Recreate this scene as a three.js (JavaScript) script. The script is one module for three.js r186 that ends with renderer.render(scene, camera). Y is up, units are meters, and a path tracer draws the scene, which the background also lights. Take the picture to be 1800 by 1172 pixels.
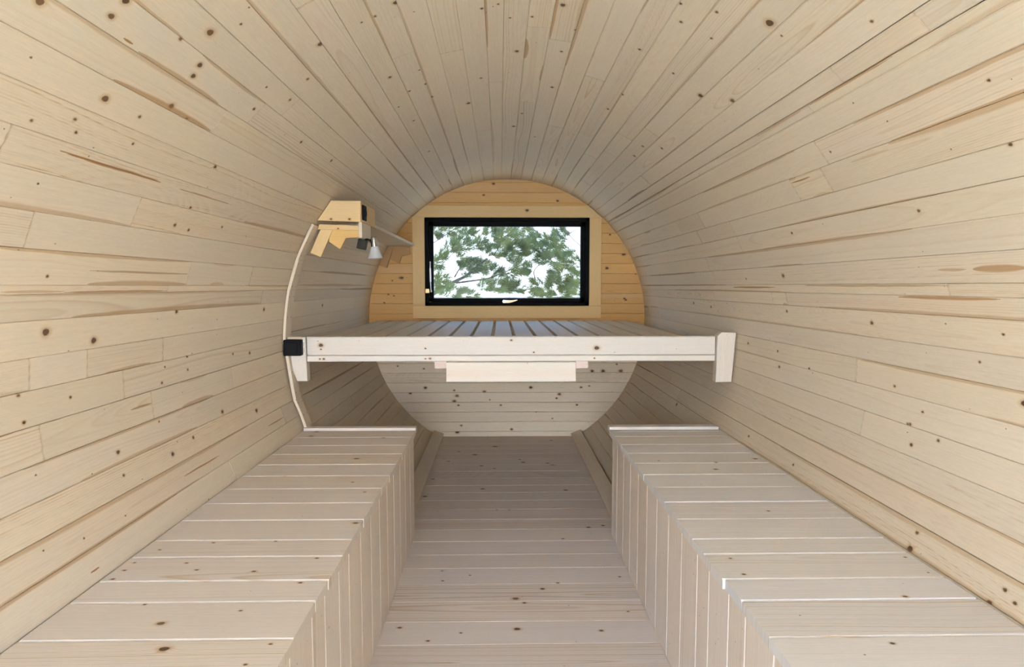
import * as THREE from 'three';
import { mergeGeometries } from 'three/addons/utils/BufferGeometryUtils.js';
import { RoundedBoxGeometry } from 'three/addons/geometries/RoundedBoxGeometry.js';

// ---------------------------------------------------------------- camera, sky, sun, exposure
// The inside of the barrel is a circle of radius 1 m; its axis runs along z at height AXIS, the floor is y = 0.
const AXIS = 0.864, BACK = -4.633, FRONT = 1.9, RING = -2.82;
const scene = new THREE.Scene();
const camera = new THREE.PerspectiveCamera(2 * Math.atan(586 / 1122.58) * 180 / Math.PI, 1800 / 1172, 0.05, 400);
camera.position.set(-0.0531, AXIS + 0.2384, 0);
camera.rotation.order = 'YXZ';
camera.rotation.set(-0.0743, -0.0187, 0);
scene.add(camera);

const renderer = new THREE.WebGLRenderer({ antialias: true });
renderer.toneMapping = THREE.LinearToneMapping;
renderer.toneMappingExposure = 0.73;
renderer.shadowMap.enabled = true;

function skyTexture() {                       // white haze at the horizon going over into blue above, faint cloud
  const W = 256, H = 128, d = new Float32Array(W * H * 4);
  for (let j = 0; j < H; j++) for (let i = 0; i < W; i++) {
    const el = (j + 0.5) / H * Math.PI - Math.PI / 2, az = (i + 0.5) / W * 2 * Math.PI, e = Math.max(0, Math.sin(el));
    const cl = 1 + 0.06 * Math.sin(az * 3 + 1) * Math.sin(el * 9 + 0.6) + 0.04 * Math.sin(az * 7 + el * 5);
    const s = Math.min(1, Math.max(0, (e - 0.05) / 0.22)), q = s * s * (3 - 2 * s), k = (j * W + i) * 4;
    d[k] = (1.04 * (1 - q) + 0.40 * q) * cl; d[k + 1] = (1.10 * (1 - q) + 0.80 * q) * cl; d[k + 2] = (1.25 * (1 - q) + 1.55 * q) * cl; d[k + 3] = 1;
  }
  const t = new THREE.DataTexture(d, W, H, THREE.RGBAFormat, THREE.FloatType);
  t.mapping = THREE.EquirectangularReflectionMapping; t.magFilter = THREE.LinearFilter; t.needsUpdate = true;
  return t;
}
scene.background = skyTexture();
scene.backgroundIntensity = 36;

const sun = new THREE.DirectionalLight(0xfff3e4, 145);
sun.position.set(8, 12, -0.5);
sun.target.position.set(0, 0, 0);
sun.castShadow = true; sun.shadow.radius = 4;
Object.assign(sun.shadow.camera, { left: -9, right: 9, top: 9, bottom: -9, near: 1, far: 40 });
sun.shadow.mapSize.set(2048, 2048);
scene.add(sun, sun.target);

// ---------------------------------------------------------------- measured tables
// [angle from the top of the barrel in degrees (right positive), distance along the barrel, size in mm]
const STAVE_KNOTS = [
  -48.3,1.01,6.6,-43.7,1.14,6.8,-45.8,1.14,5.7,-40.6,1.37,8.1,-43.4,1.32,3.9,-44.5,1.43,6.4,-46.1,1.44,6,-53.6,1.26,7.1,-50.8,1.45,6.5,-51.4,1.53,4.5,
  -53.8,1.38,3.7,-57,1.22,3.3,-58.7,1.13,2.7,-58.3,1.24,3,-57.2,1.41,2.9,-55.9,1.78,5.3,-31,1.7,7.6,-35.9,1.83,4.4,-44.9,2.15,5.1,-40.3,1.86,4.4,
  -44.3,2.5,5.9,-45,1.75,4.2,-64.8,1.21,2.5,-53.1,1.06,2.2,-63.3,1.77,4.2,-35.2,1.39,2.5,-37.3,1.42,3,-41.2,1.71,3,-21.9,1.7,4,-18.4,1.67,6.9,
  -24.1,1.7,3,-5.9,1.81,4.3,-3.3,1.79,3.2,6.7,1.78,7.4,2.2,1.87,3.9,-1.4,1.88,3.3,0.1,2.14,7,8.3,2.11,4.4,-24.2,2.13,5.7,-18.6,2.17,3.2,
  -18.4,2.32,4.8,-22,2.33,4.9,-18.1,2.48,6.6,-10.5,2.68,8,-7,2.39,5,8.3,2.48,5.9,21,1.93,4.6,21.7,2.55,5.3,0.7,3.12,8.3,2.5,2.89,5.1,
  7.1,3.3,4.9,34,2.95,7,33.7,2.76,5.7,37.2,2.63,5.5,22.7,2.34,4.9,-24,2.68,4.8,-24.2,3.27,5.8,9.7,1.93,3.4,-25.5,2.44,3.6,22.7,1.6,3.8,
  24.2,1.68,4.5,28.2,1.98,4.1,33.8,1.48,10.1,34.5,2.01,9,38.8,1.9,7.9,27.5,1.56,4.2,29.3,1.68,3.5,41.6,1.26,3.4,36.1,1.49,2.6,53.3,1.13,3,
  65.7,1.47,3.9,52.2,1.72,6.1,60.4,1.16,3.5,53.1,1.42,2.1,54,1.68,3,49,1.48,2.2,-81.8,1.33,8.3,-83.6,1.49,7.5,-75.1,1.31,3.1,-81.7,2.55,6.8,
  -80.6,1.86,5.5,-89.2,1.61,5.3,-88.7,1.26,3.4,-90.4,1.41,3.4,-90.9,1.94,3.5,-89.5,1.81,2.7,-88.6,1.94,4,-90.9,2.42,5.7,-90.2,2.27,4,-91.9,1.27,3.4,
  -100.5,2.13,5.7,-103.4,2.4,7.1,-102.6,1.91,4,-97.7,1.75,2.6,-91.9,1.79,3.7,-66.5,1.73,4.6,-66.9,1.81,4.3,-65.3,2,3.6,-82.2,3.39,7,74,2.28,7.1,
  74.4,2.63,3.6,65.6,2.11,4.4,82.2,1.77,5.5,81.3,1.47,2,82,1.3,2.7,93.7,2.37,4.9,92.4,2.14,4.4,91.6,1.67,3.5,89.8,1.25,6.1,85.8,1.37,2.8,
  81.5,2.3,4.8,82.2,3.14,5.4,81.5,3.42,5.9,90.4,2.39,4.1,90.2,2.68,4.6,94.2,1.55,3.2,96.5,1.59,3.9,114,3.44,7.2,110.8,2.48,4.5,96.6,1.6,3.5,
  99.3,1.57,4.6,97.4,1.48,3.8,110.2,1.46,4.3,112.6,1.46,7.5,110.7,1.19,3.9,111.4,1.16,3.4,112.9,1.21,5.3,111.1,2.09,3.8,-99.6,1.55,5.1,-103.5,1.78,5.9,
  -102.5,1.91,3.5,-103,1.55,3.4,-98.2,1.28,2.3,-91.9,1.27,3.3,-100.5,2.13,5.5,-108.1,1.51,2.2,-107.8,1.36,2.5,
];
const STAVE_STREAKS = [
  -60.7,-60.9,1.23,1.59,5,0.9,-61,-60.9,1.68,1.97,3,0.7,-47,-46.9,1.2,1.23,4,0.8,-94.5,-94.6,1.63,1.78,5,0.6,-76.9,-77.2,1.37,1.81,5,0.55,
  -74,-74.5,1.44,1.98,5,0.45,-76.9,-76.9,1.2,1.37,5,0.3,74.1,74,1.22,1.36,14,0.5,74,74,1.38,1.47,6,0.35,77.9,77.8,1.3,1.64,7,0.6,
  76.1,76.1,1.41,2.15,6,0.4,76.4,76.6,2.38,2.81,6,0.7,76.1,75.8,2.84,4.55,5,0.5,71.9,71.8,2.11,2.39,5,0.35,46.2,46.1,1.78,1.89,5,0.7,
  56.6,56.6,1.84,1.99,4,0.8,46.2,46,1.18,1.4,6,0.4,46.8,45.9,1.67,1.97,5,0.3,57.1,56.1,1.47,1.63,6,0.2,-107.6,-107.7,1.8,2.03,4,0.7,
  -111.9,-111.9,1.34,1.37,3,0.95,-107.6,-107.9,2.46,2.78,4,0.6,
];
const BUTT_JOINTS = [
  -73,1.89,-73.4,2.36,-76.4,1.79,-87.5,1.8,-86.4,1.29,-69.9,1.23,-87.1,1.47,-78.9,2.51,-94,2.25,-93.3,1.31,-93,1.73,86.4,4.13,78.8,3.07,78.6,2.41,78.7,2.29,
  45.1,1.17,44.4,1.46,58.4,1.77,52.2,1.72,3.1,1.94,-11.6,2.09,-4.5,2.45,4.4,2.71,15.9,2.28,-45.4,1.78,-59.9,1.1,-30.6,1.5,11.7,3.03,29.8,2.78,29.8,3.14,
  29.1,4.01,41.9,3.15,4.2,2.71,32,2.55,57.6,2.87,58.6,3.23,57.3,3.91,62.7,3.01,48.5,3.38,52.2,3.65,62.8,2.58,57.4,1.96,62.8,3.57,
];
const LEFT_BENCH_KNOTS = [
  -0.85,2.666,7.8,-0.85,2.744,7,-0.54,2.631,6.7,-0.58,2.307,7.6,-0.77,2.095,4.6,-0.53,2.027,3.7,-0.47,1.927,3.5,-0.44,1.669,5.5,-0.76,1.543,2.8,-0.61,1.55,2.8,
  -0.87,1.503,2.8,-0.48,1.449,3.2,-0.77,1.428,3.1,-0.89,1.393,3.1,-0.73,1.392,3.1,-0.6,1.382,4,-0.89,1.35,3.5,-0.89,1.432,2.6,-0.48,1.326,3.4,-0.76,1.238,2.7,
  -0.56,1.21,2.7,-0.69,1.165,6,-0.46,1.092,2.8,-0.64,1.08,7.1,-0.48,1.031,2.6,
];
const RIGHT_BENCH_KNOTS = [
  0.48,1.347,3.5,0.48,1.429,3.1,0.77,1.241,4.1,0.64,1.073,3.5,0.69,2.149,5.5,0.88,2.28,6.7,0.52,2.261,3.3,0.72,2.236,4.9,0.89,1.348,2.5,0.7,1.74,3.8,
  0.89,1.428,2.6,
];
const FLOOR_KNOTS = [
  0.03,2.151,5.2,0,2.183,8.8,-0,1.982,7.9,-0.38,1.997,5.3,-0.28,1.918,4.6,-0.18,1.962,3.7,0.27,1.967,5.3,0.1,2.254,6.6,0.16,2.3,4.9,0.38,2.086,3.3,
  0.4,2.346,3.8,-0.28,2.409,3.2,-0.27,2.325,3.7,-0.17,2.37,3.2,-0.15,3.41,8.2,0.3,3.381,8.1,-0.45,3.291,8.8,-0.07,3.081,4.1,-0.01,3.08,4.1,0.35,2.845,6.8,
  0.42,2.865,6.1,0.22,2.715,4.4,-0.09,4.332,11.1,-0.22,4.119,10.6,0.09,3.933,9.3,0.07,3.997,6.3,0.24,3.91,7.7,0.27,3.872,10.7,-0.17,3.858,7.6,-0.38,3.964,6.3,
  -0.09,3.797,6,-0.44,3.593,6.4,-0.45,3.289,6.5,0.31,4.494,8,-0.33,4.201,6.7,
];
const BACK_KNOTS = [
  -0.1,1.83,8.4,-0.17,1.75,6.3,0.21,1.64,8.4,0.36,1.71,7.35,0.72,1.23,9.45,0.86,1,6.3,0.84,1.33,10.5,-0.77,1.16,9.45,0.93,1.19,5.25,0.74,1.47,5.25,
  0.85,1.01,6.3,-0.76,1.16,8.55,-0.83,1.14,4.75,-0.86,1.04,4.75,-0.82,1.03,4.75,-0.89,0.98,4.75,-0.6,0.36,9,-0.39,0.34,6,-0.37,0.3,9,-0.39,0.26,10,
  -0.17,0.33,9,-0.71,0.32,8,-0.05,0.23,6,-0.36,0.23,6,-0.34,0.08,6,-0.37,0.03,10,-0.13,0.27,4,-0.8,0.52,5,-0.61,0.5,5,0.62,0.48,9.45,
  0.7,0.48,10.5,0.83,0.48,10.5,0.17,0.36,9.45,0.38,0.31,9.45,0.36,0.28,6.3,0.54,0.36,6.3,0.6,0.37,5.25,0.51,0.23,6.3,0.03,0.05,7.35,0.8,0.53,5.25,
  0.33,0.13,4.2,0.21,0.18,4.2,
];
const TUFTS = [
  -0.9,1.84,-8.5,0.11,0.08,-0.71,1.85,-8.32,0.16,0.04,-0.52,1.6,-7.64,0.11,0.1,-0.64,1.59,-7.9,0.08,0.06,-0.49,1.84,-8.49,0.14,0.05,-0.17,1.74,-8.08,0.1,0.13,
  -0.01,1.76,-8.03,0.17,0.13,-0.12,1.57,-8.41,0.12,0.09,0.04,1.49,-7.72,0.08,0.07,-0.42,1.4,-8.46,0.11,0.06,-0.32,1.35,-8.13,0.16,0.07,-0.17,1.28,-7.98,0.14,0.07,
  -0.47,1.33,-8.08,0.1,0.06,-0.79,1.19,-7.9,0.08,0.06,-0.83,1.1,-7.71,0.05,0.07,-0.61,1.04,-7.45,0.15,0.05,-0.48,1.01,-8.26,0.12,0.05,-0.23,1.12,-7.82,0.08,0.06,
  -0.08,1.1,-7.76,0.11,0.06,0.04,1.12,-8.25,0.06,0.06,-0.84,1.52,-8.6,0.09,0.05,-0.79,1.4,-7.43,0.07,0.04,-0.55,1.48,-8.24,0.07,0.04,-0.33,1.65,-8.22,0.07,0.06,
  0.01,1.72,-7.53,0.11,0.09,0.16,1.59,-7.9,0.11,0.1,0.34,1.62,-8.03,0.1,0.11,0.29,1.75,-7.67,0.07,0.07,0.46,1.74,-8.56,0.11,0.09,0.53,1.58,-7.75,0.11,0.1,
  0.63,1.7,-8.15,0.1,0.09,0.78,1.8,-8.49,0.08,0.09,0.74,1.56,-7.81,0.11,0.07,0.6,1.44,-7.48,0.12,0.07,0.84,1.46,-8.35,0.1,0.07,0.89,1.38,-7.84,0.07,0.08,
  0.5,1.48,-8.24,0.1,0.06,0.19,1.35,-7.71,0.07,0.07,0.08,1.29,-7.73,0.08,0.03,0.32,1.35,-8.34,0.06,0.04,0.62,1.27,-7.6,0.07,0.04,0.6,1.17,-7.81,0.06,0.06,
  0.39,1.13,-7.78,0.08,0.06,0.52,1.06,-7.62,0.11,0.05,0.77,1.14,-8.09,0.09,0.07,0.82,1.21,-7.69,0.08,0.05,0.83,1.11,-7.55,0.08,0.07,0.75,1,-8.48,0.14,0.06,
  0.84,1.01,-7.58,0.08,0.05,0.02,1.11,-8.13,0.07,0.04,0.17,1.09,-8.02,0.07,0.04,0.46,0.98,-8.42,0.11,0.05,
];
const BRANCHES = [
  [ -0.98,0.95,-8,-0.85,1.03,-8,-0.63,1.15,-8,-0.45,1.24,-8,-0.32,1.36,-8,-0.21,1.44,-8 ],
  [ -0.6,1.14,-8,-0.37,1.17,-8,-0.19,1.2,-8,-0.01,1.27,-8,0.13,1.32,-8 ],
  [ -0.86,1.28,-7.8,-0.71,1.41,-7.8,-0.59,1.53,-7.8 ],
  [ -0.99,1.6,-8.2,-0.85,1.68,-8.2,-0.67,1.8,-8.2,-0.55,1.88,-8.2 ],
  [ -0.62,1.21,-8,-0.56,1.31,-8,-0.48,1.4,-8,-0.29,1.48,-8 ],
  [ -0.9,1.22,-8.2,-0.67,1.27,-8.2,-0.57,1.38,-8.2 ],
  [ 1.12,1.47,-8,0.94,1.61,-8,0.79,1.75,-8,0.74,1.85,-8 ],
  [ 1.12,1.24,-8,0.94,1.26,-8,0.73,1.23,-8,0.63,1.16,-8 ],
  [ 1.07,1.24,-8,0.74,1.33,-8,0.58,1.42,-8,0.43,1.53,-8,0.3,1.59,-8 ],
  [ 0.5,1.54,-8.2,0.36,1.75,-8.2,0.23,1.87,-8.2 ],
  [ 0.39,1.18,-8,0.37,1.28,-8,0.42,1.35,-8,0.55,1.42,-8 ],
  [ 0.8,1.75,-8,0.91,1.8,-8 ],
];

// ---------------------------------------------------------------- helpers
function rngOf(seed) { let a = (seed * 2654435761) >>> 0; return () => { a = (a + 0x6D2B79F5) | 0; let t = Math.imul(a ^ (a >>> 15), 1 | a); t = (t + Math.imul(t ^ (t >>> 7), 61 | t)) ^ t; return ((t ^ (t >>> 14)) >>> 0) / 4294967296; }; }
const R = rngOf(77), rad = (d) => d * Math.PI / 180;
const used = {};
function numbered(name) { const n = used[name] = (used[name] ?? -1) + 1; return n ? name + '_' + String(n).padStart(3, '0') : name; }
function shade(o) { o.castShadow = o.receiveShadow = true; return o; }
function structure(name, label) { const g = new THREE.Group(); g.name = name; g.userData = { kind: 'structure', label }; scene.add(g); return g; }
function thing(name, label, category, pos = [0, 0, 0], group) {
  const g = new THREE.Group(); g.name = numbered(name); g.userData = { label, category }; if (group) g.userData.group = group;
  g.position.set(...pos); scene.add(g); return g;
}
function mesh(name, geo, mat, parent, label) {
  const m = shade(new THREE.Mesh(geo, mat)); m.name = numbered(name); if (label) m.userData.label = label; parent.add(m); return m;
}
const V = (x, y, z) => new THREE.Vector3(x, y, z);

// ---------------------------------------------------------------- wood: every board gets its own strip of a shared sheet
const SHEET = 2048, sheets = [];
const NW = 512, NH = 64, noiseTile = (() => {        // fibre noise, stretched along the board
  const r = rngOf(5), a = new Float32Array(NW * NH), b = new Float32Array(NW * NH);
  for (let i = 0; i < a.length; i++) a[i] = r() - 0.5;
  for (let y = 0; y < NH; y++) { let s = 0; for (let x = -24; x < NW; x++) { s = s * 0.93 + a[y * NW + ((x + NW) % NW)] * 0.5; if (x >= 0) b[y * NW + x] = s; } }
  return b;
})();
function wander(r, n, step) {                           // smooth 1-D noise, n samples, knots each step samples
  const k = Math.ceil(n / step) + 4, c = Array.from({ length: k }, () => r() * 2 - 1), o = new Float32Array(n);
  for (let i = 0; i < n; i++) { const t = i / step, j = Math.floor(t), f = t - j, u = f * f * (3 - 2 * f); o[i] = c[j] * (1 - u) + c[j + 1] * u; }
  return o;
}
const LUT = new Uint8Array(4097);
for (let i = 0; i <= 4096; i++) { const c = i / 4096; LUT[i] = Math.round(255 * (c <= 0.0031308 ? 12.92 * c : 1.055 * Math.pow(c, 1 / 2.4) - 0.055)); }
const enc = (c) => LUT[Math.max(0, Math.min(4096, (c * 4096) | 0))];
function sheetFor(w, h) {
  for (const s of sheets) {
    for (const row of s.rows) if (row.h >= h && row.h <= h * 1.25 && row.x + w <= SHEET) { const at = [row.x, row.y]; row.x += w; return [s, ...at]; }
    if (s.y + h <= SHEET) { const row = { y: s.y, h, x: w }; s.rows.push(row); s.y += h; return [s, 0, row.y]; }
  }
  const data = new Uint8Array(SHEET * SHEET * 4).fill(255), t = new THREE.DataTexture(data, SHEET, SHEET, THREE.RGBAFormat, THREE.UnsignedByteType);
  t.colorSpace = THREE.SRGBColorSpace; t.magFilter = THREE.LinearFilter; t.minFilter = THREE.LinearFilter; t.needsUpdate = true;
  const s = { data, rows: [], y: 0, mat: new THREE.MeshStandardMaterial({ map: t, roughness: 0.62, metalness: 0 }) };
  sheets.push(s);
  return sheetFor(w, h);
}
const PALE = [0.80, 0.664, 0.478], PINK = [0.77, 0.59, 0.41], ASPEN = [0.81, 0.70, 0.575], COOL_LIT = [0.81, 0.745, 0.665], FLOOR = [0.82, 0.685, 0.545], LATE = [0.54, 0.315, 0.11], WHITE = [0.81, 0.715, 0.585];  // right bench colour has cool daylight mixed in
const HONEY_AND_BACKLIT = [0.81, 0.56, 0.26], BACKLIT_WALL = [0.72, 0.42, 0.14];  // backlit orange shade put into casing and upper end wall; shelf simply honey
// a board of length L and width W metres at ppm pixels per metre; knots [x, y, r in metres], streaks [x0, x1, y, thickness, strength]
function wood(L, W, ppm, o = {}) {
  const r = rngOf(o.seed ?? Math.floor(R() * 1e9)), w = Math.min(SHEET, Math.ceil(L * ppm) + 2), h = Math.ceil(W * ppm) + 2, px = 1000 / ppm;
  const sx = (w - 2) / (L * 1000), mmx = 1 / sx;       // pixels per mm along; equals ppm unless the strip is clipped
  const [s, X0, Y0] = sheetFor(w, h);
  const pale = o.pale ?? PALE, tone = (o.tone ?? 1) * (0.965 + 0.06 * r()), warm = (r() - 0.5) * 0.05 + (o.warm ?? 0);
  let c = (o.contrast ?? 1) * (r() < 0.25 ? 0.95 + 0.5 * r() : 0.3 + 0.65 * r() * r());
  if (o.grain) c = o.grain;
  const ring = o.grain ? 13 + 5 * r() : r() < 0.22 ? 7 + 6 * r() : 2.6 + 3.2 * r() * (1 + 0.5 * r()), depth = 4 + 70 * r() * r(), off = (r() * 1.9 - 0.45) * W * 1000, tilt = (r() - 0.5) * 9 / 1000;
  const wy = wander(r, w, 420 / mmx), wd = wander(r, w, 500 / mmx), wf = wander(r, w, 60 / mmx), wp = wander(r, w, 330 / mmx), amp = Array.from({ length: 64 }, () => 0.15 + 0.85 * r() * r());
  const pinkish = r() < 0.3 ? 0.6 * r() : 0, pinkAt = r() * W * 1000, ph = r() * 100, nx = Math.floor(r() * NW), ny = Math.floor(r() * NH);
  const bump = new Float32Array(w * h), knots = (o.knots ?? []).map((k) => [k[0] * 1000, k[1] * 1000, k[2] * 1000, 0.75 + 0.5 * r(), r()]);
  for (let k = 0, n = Math.floor((o.pins ?? 1.6) * L + r()); k < n; k++) knots.push([r() * L * 1000, r() * W * 1000, (0.9 + 1.5 * r() * r()) , 1, r()]);
  for (const [kx, ky, kr] of knots) {
    if (kr < 2.5) continue;
    const rx = kr * 7, ry = kr * 3, sgn = r() < 0.5 ? 1 : -1;
    for (let y = Math.max(0, Math.floor((ky - ry) / px)); y < Math.min(h, (ky + ry) / px); y++) for (let x = Math.max(0, Math.floor((kx - rx) * sx)); x < Math.min(w, (kx + rx) * sx); x++) {
      const a = (x * mmx - kx) / (kr * 2.8), b = (y * px - ky) / (kr * 1.25); bump[y * w + x] += sgn * kr * 1.5 * Math.exp(-(a * a + b * b));
    }
  }
  for (let y = 0; y < h; y++) {
    const ym = (y - 1) * px;
    for (let x = 0; x < w; x++) {
      const xm = (x - 1) * mmx, yy = ym - off - 9 * wy[x] - tilt * xm, dd = depth + 12 * wd[x];
      const q = (Math.sqrt(dd * dd + yy * yy) + bump[y * w + x] + 0.35 * wf[x] + ph) / ring, n = Math.floor(q), f = q - n;
      const late = (f < 0.86 ? f * f * f * 1.25 : (1 - f) * 5.6) * amp[n & 63] * c;
      const fibre = noiseTile[((Math.floor(ym * 1.3) + ny) & 63) * NW + ((Math.floor(xm * 0.7) + nx) & 511)];
      const b = tone * (1 + 0.05 * fibre + 0.022 * wp[x]), pk = pinkish * Math.exp(-Math.pow((ym - pinkAt) / 30, 2)) * (0.6 + 0.4 * wp[x]);
      const m = Math.min(1, Math.max(0, late)), k = ((Y0 + y) * SHEET + X0 + x) * 4;
      s.data[k] = enc(((pale[0] * (1 - pk) + PINK[0] * pk) * (1 - m) + LATE[0] * m) * b * (1 + warm * 0.3));
      s.data[k + 1] = enc(((pale[1] * (1 - pk) + PINK[1] * pk) * (1 - m) + LATE[1] * m) * b);
      s.data[k + 2] = enc(((pale[2] * (1 - pk) + PINK[2] * pk) * (1 - m) + LATE[2] * m) * b * (1 - warm));
    }
  }
  const mix = (k, col, a) => { for (let i = 0; i < 3; i++) s.data[k + i] = Math.round(s.data[k + i] * (1 - a) + col[i] * a); };
  for (const [kx, ky, kr, asp, v] of knots) {
    const R2 = kr * (kr > 2.5 ? 2.6 : 1.5), big = kr > 2.5;
    for (let y = Math.max(0, Math.floor((ky - R2) / px)); y < Math.min(h, (ky + R2) / px + 1); y++) for (let x = Math.max(0, Math.floor((kx - R2 * 2) * sx)); x < Math.min(w, (kx + R2 * 2) * sx + 1); x++) {
      const a = ((x - 1) * mmx - kx) / (kr * (1.05 + 0.35 * asp)), b = ((y - 1) * px - ky) / kr, d = Math.sqrt(a * a + b * b) * (1 + 0.05 * Math.sin(3 * Math.atan2(b, a) + v * 6)), k = ((Y0 + y) * SHEET + X0 + x) * 4;
      if (d < 1) mix(k, v < 0.5 ? [98, 66, 32] : [70, 45, 19], (big ? 0.88 : 0.8) * Math.min(1, (1 - d) * 4));
      else if (big && d < 2.3) mix(k, [188, 142, 88], 0.55 * Math.pow((2.3 - d) / 1.3, 2));
    }
  }
  for (const [x0, x1, y0, th, a] of o.streaks ?? []) {
    const t = th * 1000 / 2;
    for (let x = Math.max(0, Math.floor(x0 * 1000 * sx)); x < Math.min(w, x1 * 1000 * sx); x++) {
      const u = (x / sx / 1000 - x0) / (x1 - x0), half = t * Math.pow(Math.sin(Math.PI * Math.min(1, Math.max(0, u))), 0.5), yc = y0 * 1000 + 0.8 * wf[x];
      for (let y = Math.max(0, Math.floor((yc - t * 1.5) / px)); y < Math.min(h, (yc + t * 1.5) / px + 1); y++) {
        const d = Math.abs((y - 1) * px - yc) / Math.max(half, 0.3); if (d < 1.4) mix(((Y0 + y) * SHEET + X0 + x) * 4, [146, 94, 40], a * Math.min(1, (1.4 - d) * 1.6));
      }
    }
  }
  if (o.stain) for (const e of [0, 1]) {               // resin drawn to the sawn ends
    const d = 2 + 4 * r();
    for (let x = 0; x < d * sx + 1; x++) for (let y = 0; y < h; y++) mix(((Y0 + y) * SHEET + X0 + (e ? w - 1 - x : x)) * 4, [128, 88, 42], o.stain * (1 - x / (d * sx + 1)) * (0.6 + 0.4 * Math.sin(y * 0.35 + e)));
  }
  return { mat: s.mat, u: (x) => (X0 + 1 + Math.min(L, Math.max(0, x)) * 1000 * sx) / SHEET, v: (y) => (Y0 + 1 + Math.min(W, Math.max(0, y)) * 1000 / px) / SHEET };
}
// a board: x along 0..L, y across 0..W, face at z = 0, body below; chamfered long edges (and ends where asked)
function boardGeo(L, W, T, c, b, skew = [0, 0], steep = 1) {
  const prof = [[0, -T], [0, -c * steep], [c, 0], [W - c, 0], [W, -c * steep], [W, -T]], pos = [], uv = [];
  const xs = (y) => skew[0] * y / W, xe = (y) => L + skew[1] * y / W;
  const quad = (A, B, C, D) => { for (const p of [A, B, C, A, C, D]) { pos.push(p[0], p[1], p[2]); uv.push(b.u(p[0]), b.v(p[1] + (p[2] < -c * steep - 1e-6 ? (p[1] < W / 2 ? 1 : -1) * Math.min(T, W / 3) : 0))); } };
  for (let i = 0; i < 6; i++) {
    const p = prof[i], q = prof[(i + 1) % 6];
    quad([xs(p[0]), ...p], [xe(p[0]), ...p], [xe(q[0]), ...q], [xs(q[0]), ...q]);
  }
  for (const e of [xs, xe]) {
    const P = prof.map((p) => [e(p[0]), ...p]), tri = (A, B, C) => { for (const p of [A, B, C]) { pos.push(...p); uv.push(b.u(p[0] + (e === xs ? 0.004 : -0.004)), b.v(p[1])); } };
    for (let i = 1; i < 5; i++) e === xs ? tri(P[0], P[i], P[i + 1]) : tri(P[0], P[i + 1], P[i]);
  }
  const g = new THREE.BufferGeometry();
  g.setAttribute('position', new THREE.Float32BufferAttribute(pos, 3)); g.setAttribute('uv', new THREE.Float32BufferAttribute(uv, 2));
  g.computeVertexNormals();
  return g;
}
function put(m, at, X, Y) {            // local x along X, local y along Y
  const x = X.clone().normalize(), z = x.clone().cross(Y).normalize(), y = z.clone().cross(x);
  m.quaternion.setFromRotationMatrix(new THREE.Matrix4().makeBasis(x, y, z)); m.position.copy(at);
  return m;
}
function board(parent, name, L, W, T, c, at, X, Y, ppm, o = {}) {
  const b = wood(L, W, ppm, o), m = mesh(name, boardGeo(L, W, T, c, b, o.skew, o.steep), b.mat, parent, o.label);
  return put(m, at, X, Y);
}
const triples = (a, n = 3) => Array.from({ length: a.length / n }, (_, i) => a.slice(i * n, i * n + n));

// ---------------------------------------------------------------- the barrel: staves round the walls and ceiling
const RIGHT = [1.6, 5.6, 9.8, 14.1, 18.3, 22.5, 26.8, 31, 35, 39.3, 43.3, 46.2, 47.6, 51.5, 55.8, 60.2, 64.1, 68, 72, 75.9, 77.6, 80.3, 84.6, 88.5, 92.6, 96.8, 101, 105.2, 109.2, 113.1, 117.3, 121.5, 125.7, 129.9, 134.1, 138.3, 142.5, 146.7, 150.9];
const LEFT = [-2.4, -5.4, -9.7, -14, -18.2, -22.4, -26.5, -30.7, -34.8, -39, -43.2, -47.4, -51.4, -55.5, -59.6, -63.5, -67.8, -72, -76.1, -77.2, -80.3, -84.6, -88.4, -92.6, -97, -101.2, -105.3, -109.4, -113.4, -117.5, -121.7, -125.9, -130.1, -134.3, -138.5, -142.7, -146.9, -151.1];
const edges = [...LEFT.slice().reverse(), ...RIGHT];
const ceiling = structure('ceiling', 'curved ceiling of narrow pale spruce boards running to the window wall');
const wallLeft = structure('wall_left', 'rounded left wall of pale knotty spruce boards');
const wallRight = structure('wall_right', 'rounded right wall of pale knotty spruce boards lit by cool daylight');
const onBarrel = (a, r = 1) => V(r * Math.sin(rad(a)), AXIS + r * Math.cos(rad(a)), 0);
const knotList = triples(STAVE_KNOTS), streakList = triples(STAVE_STREAKS, 6), jointList = triples(BUTT_JOINTS, 2), ALONG = V(0, 0, -1);
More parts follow.
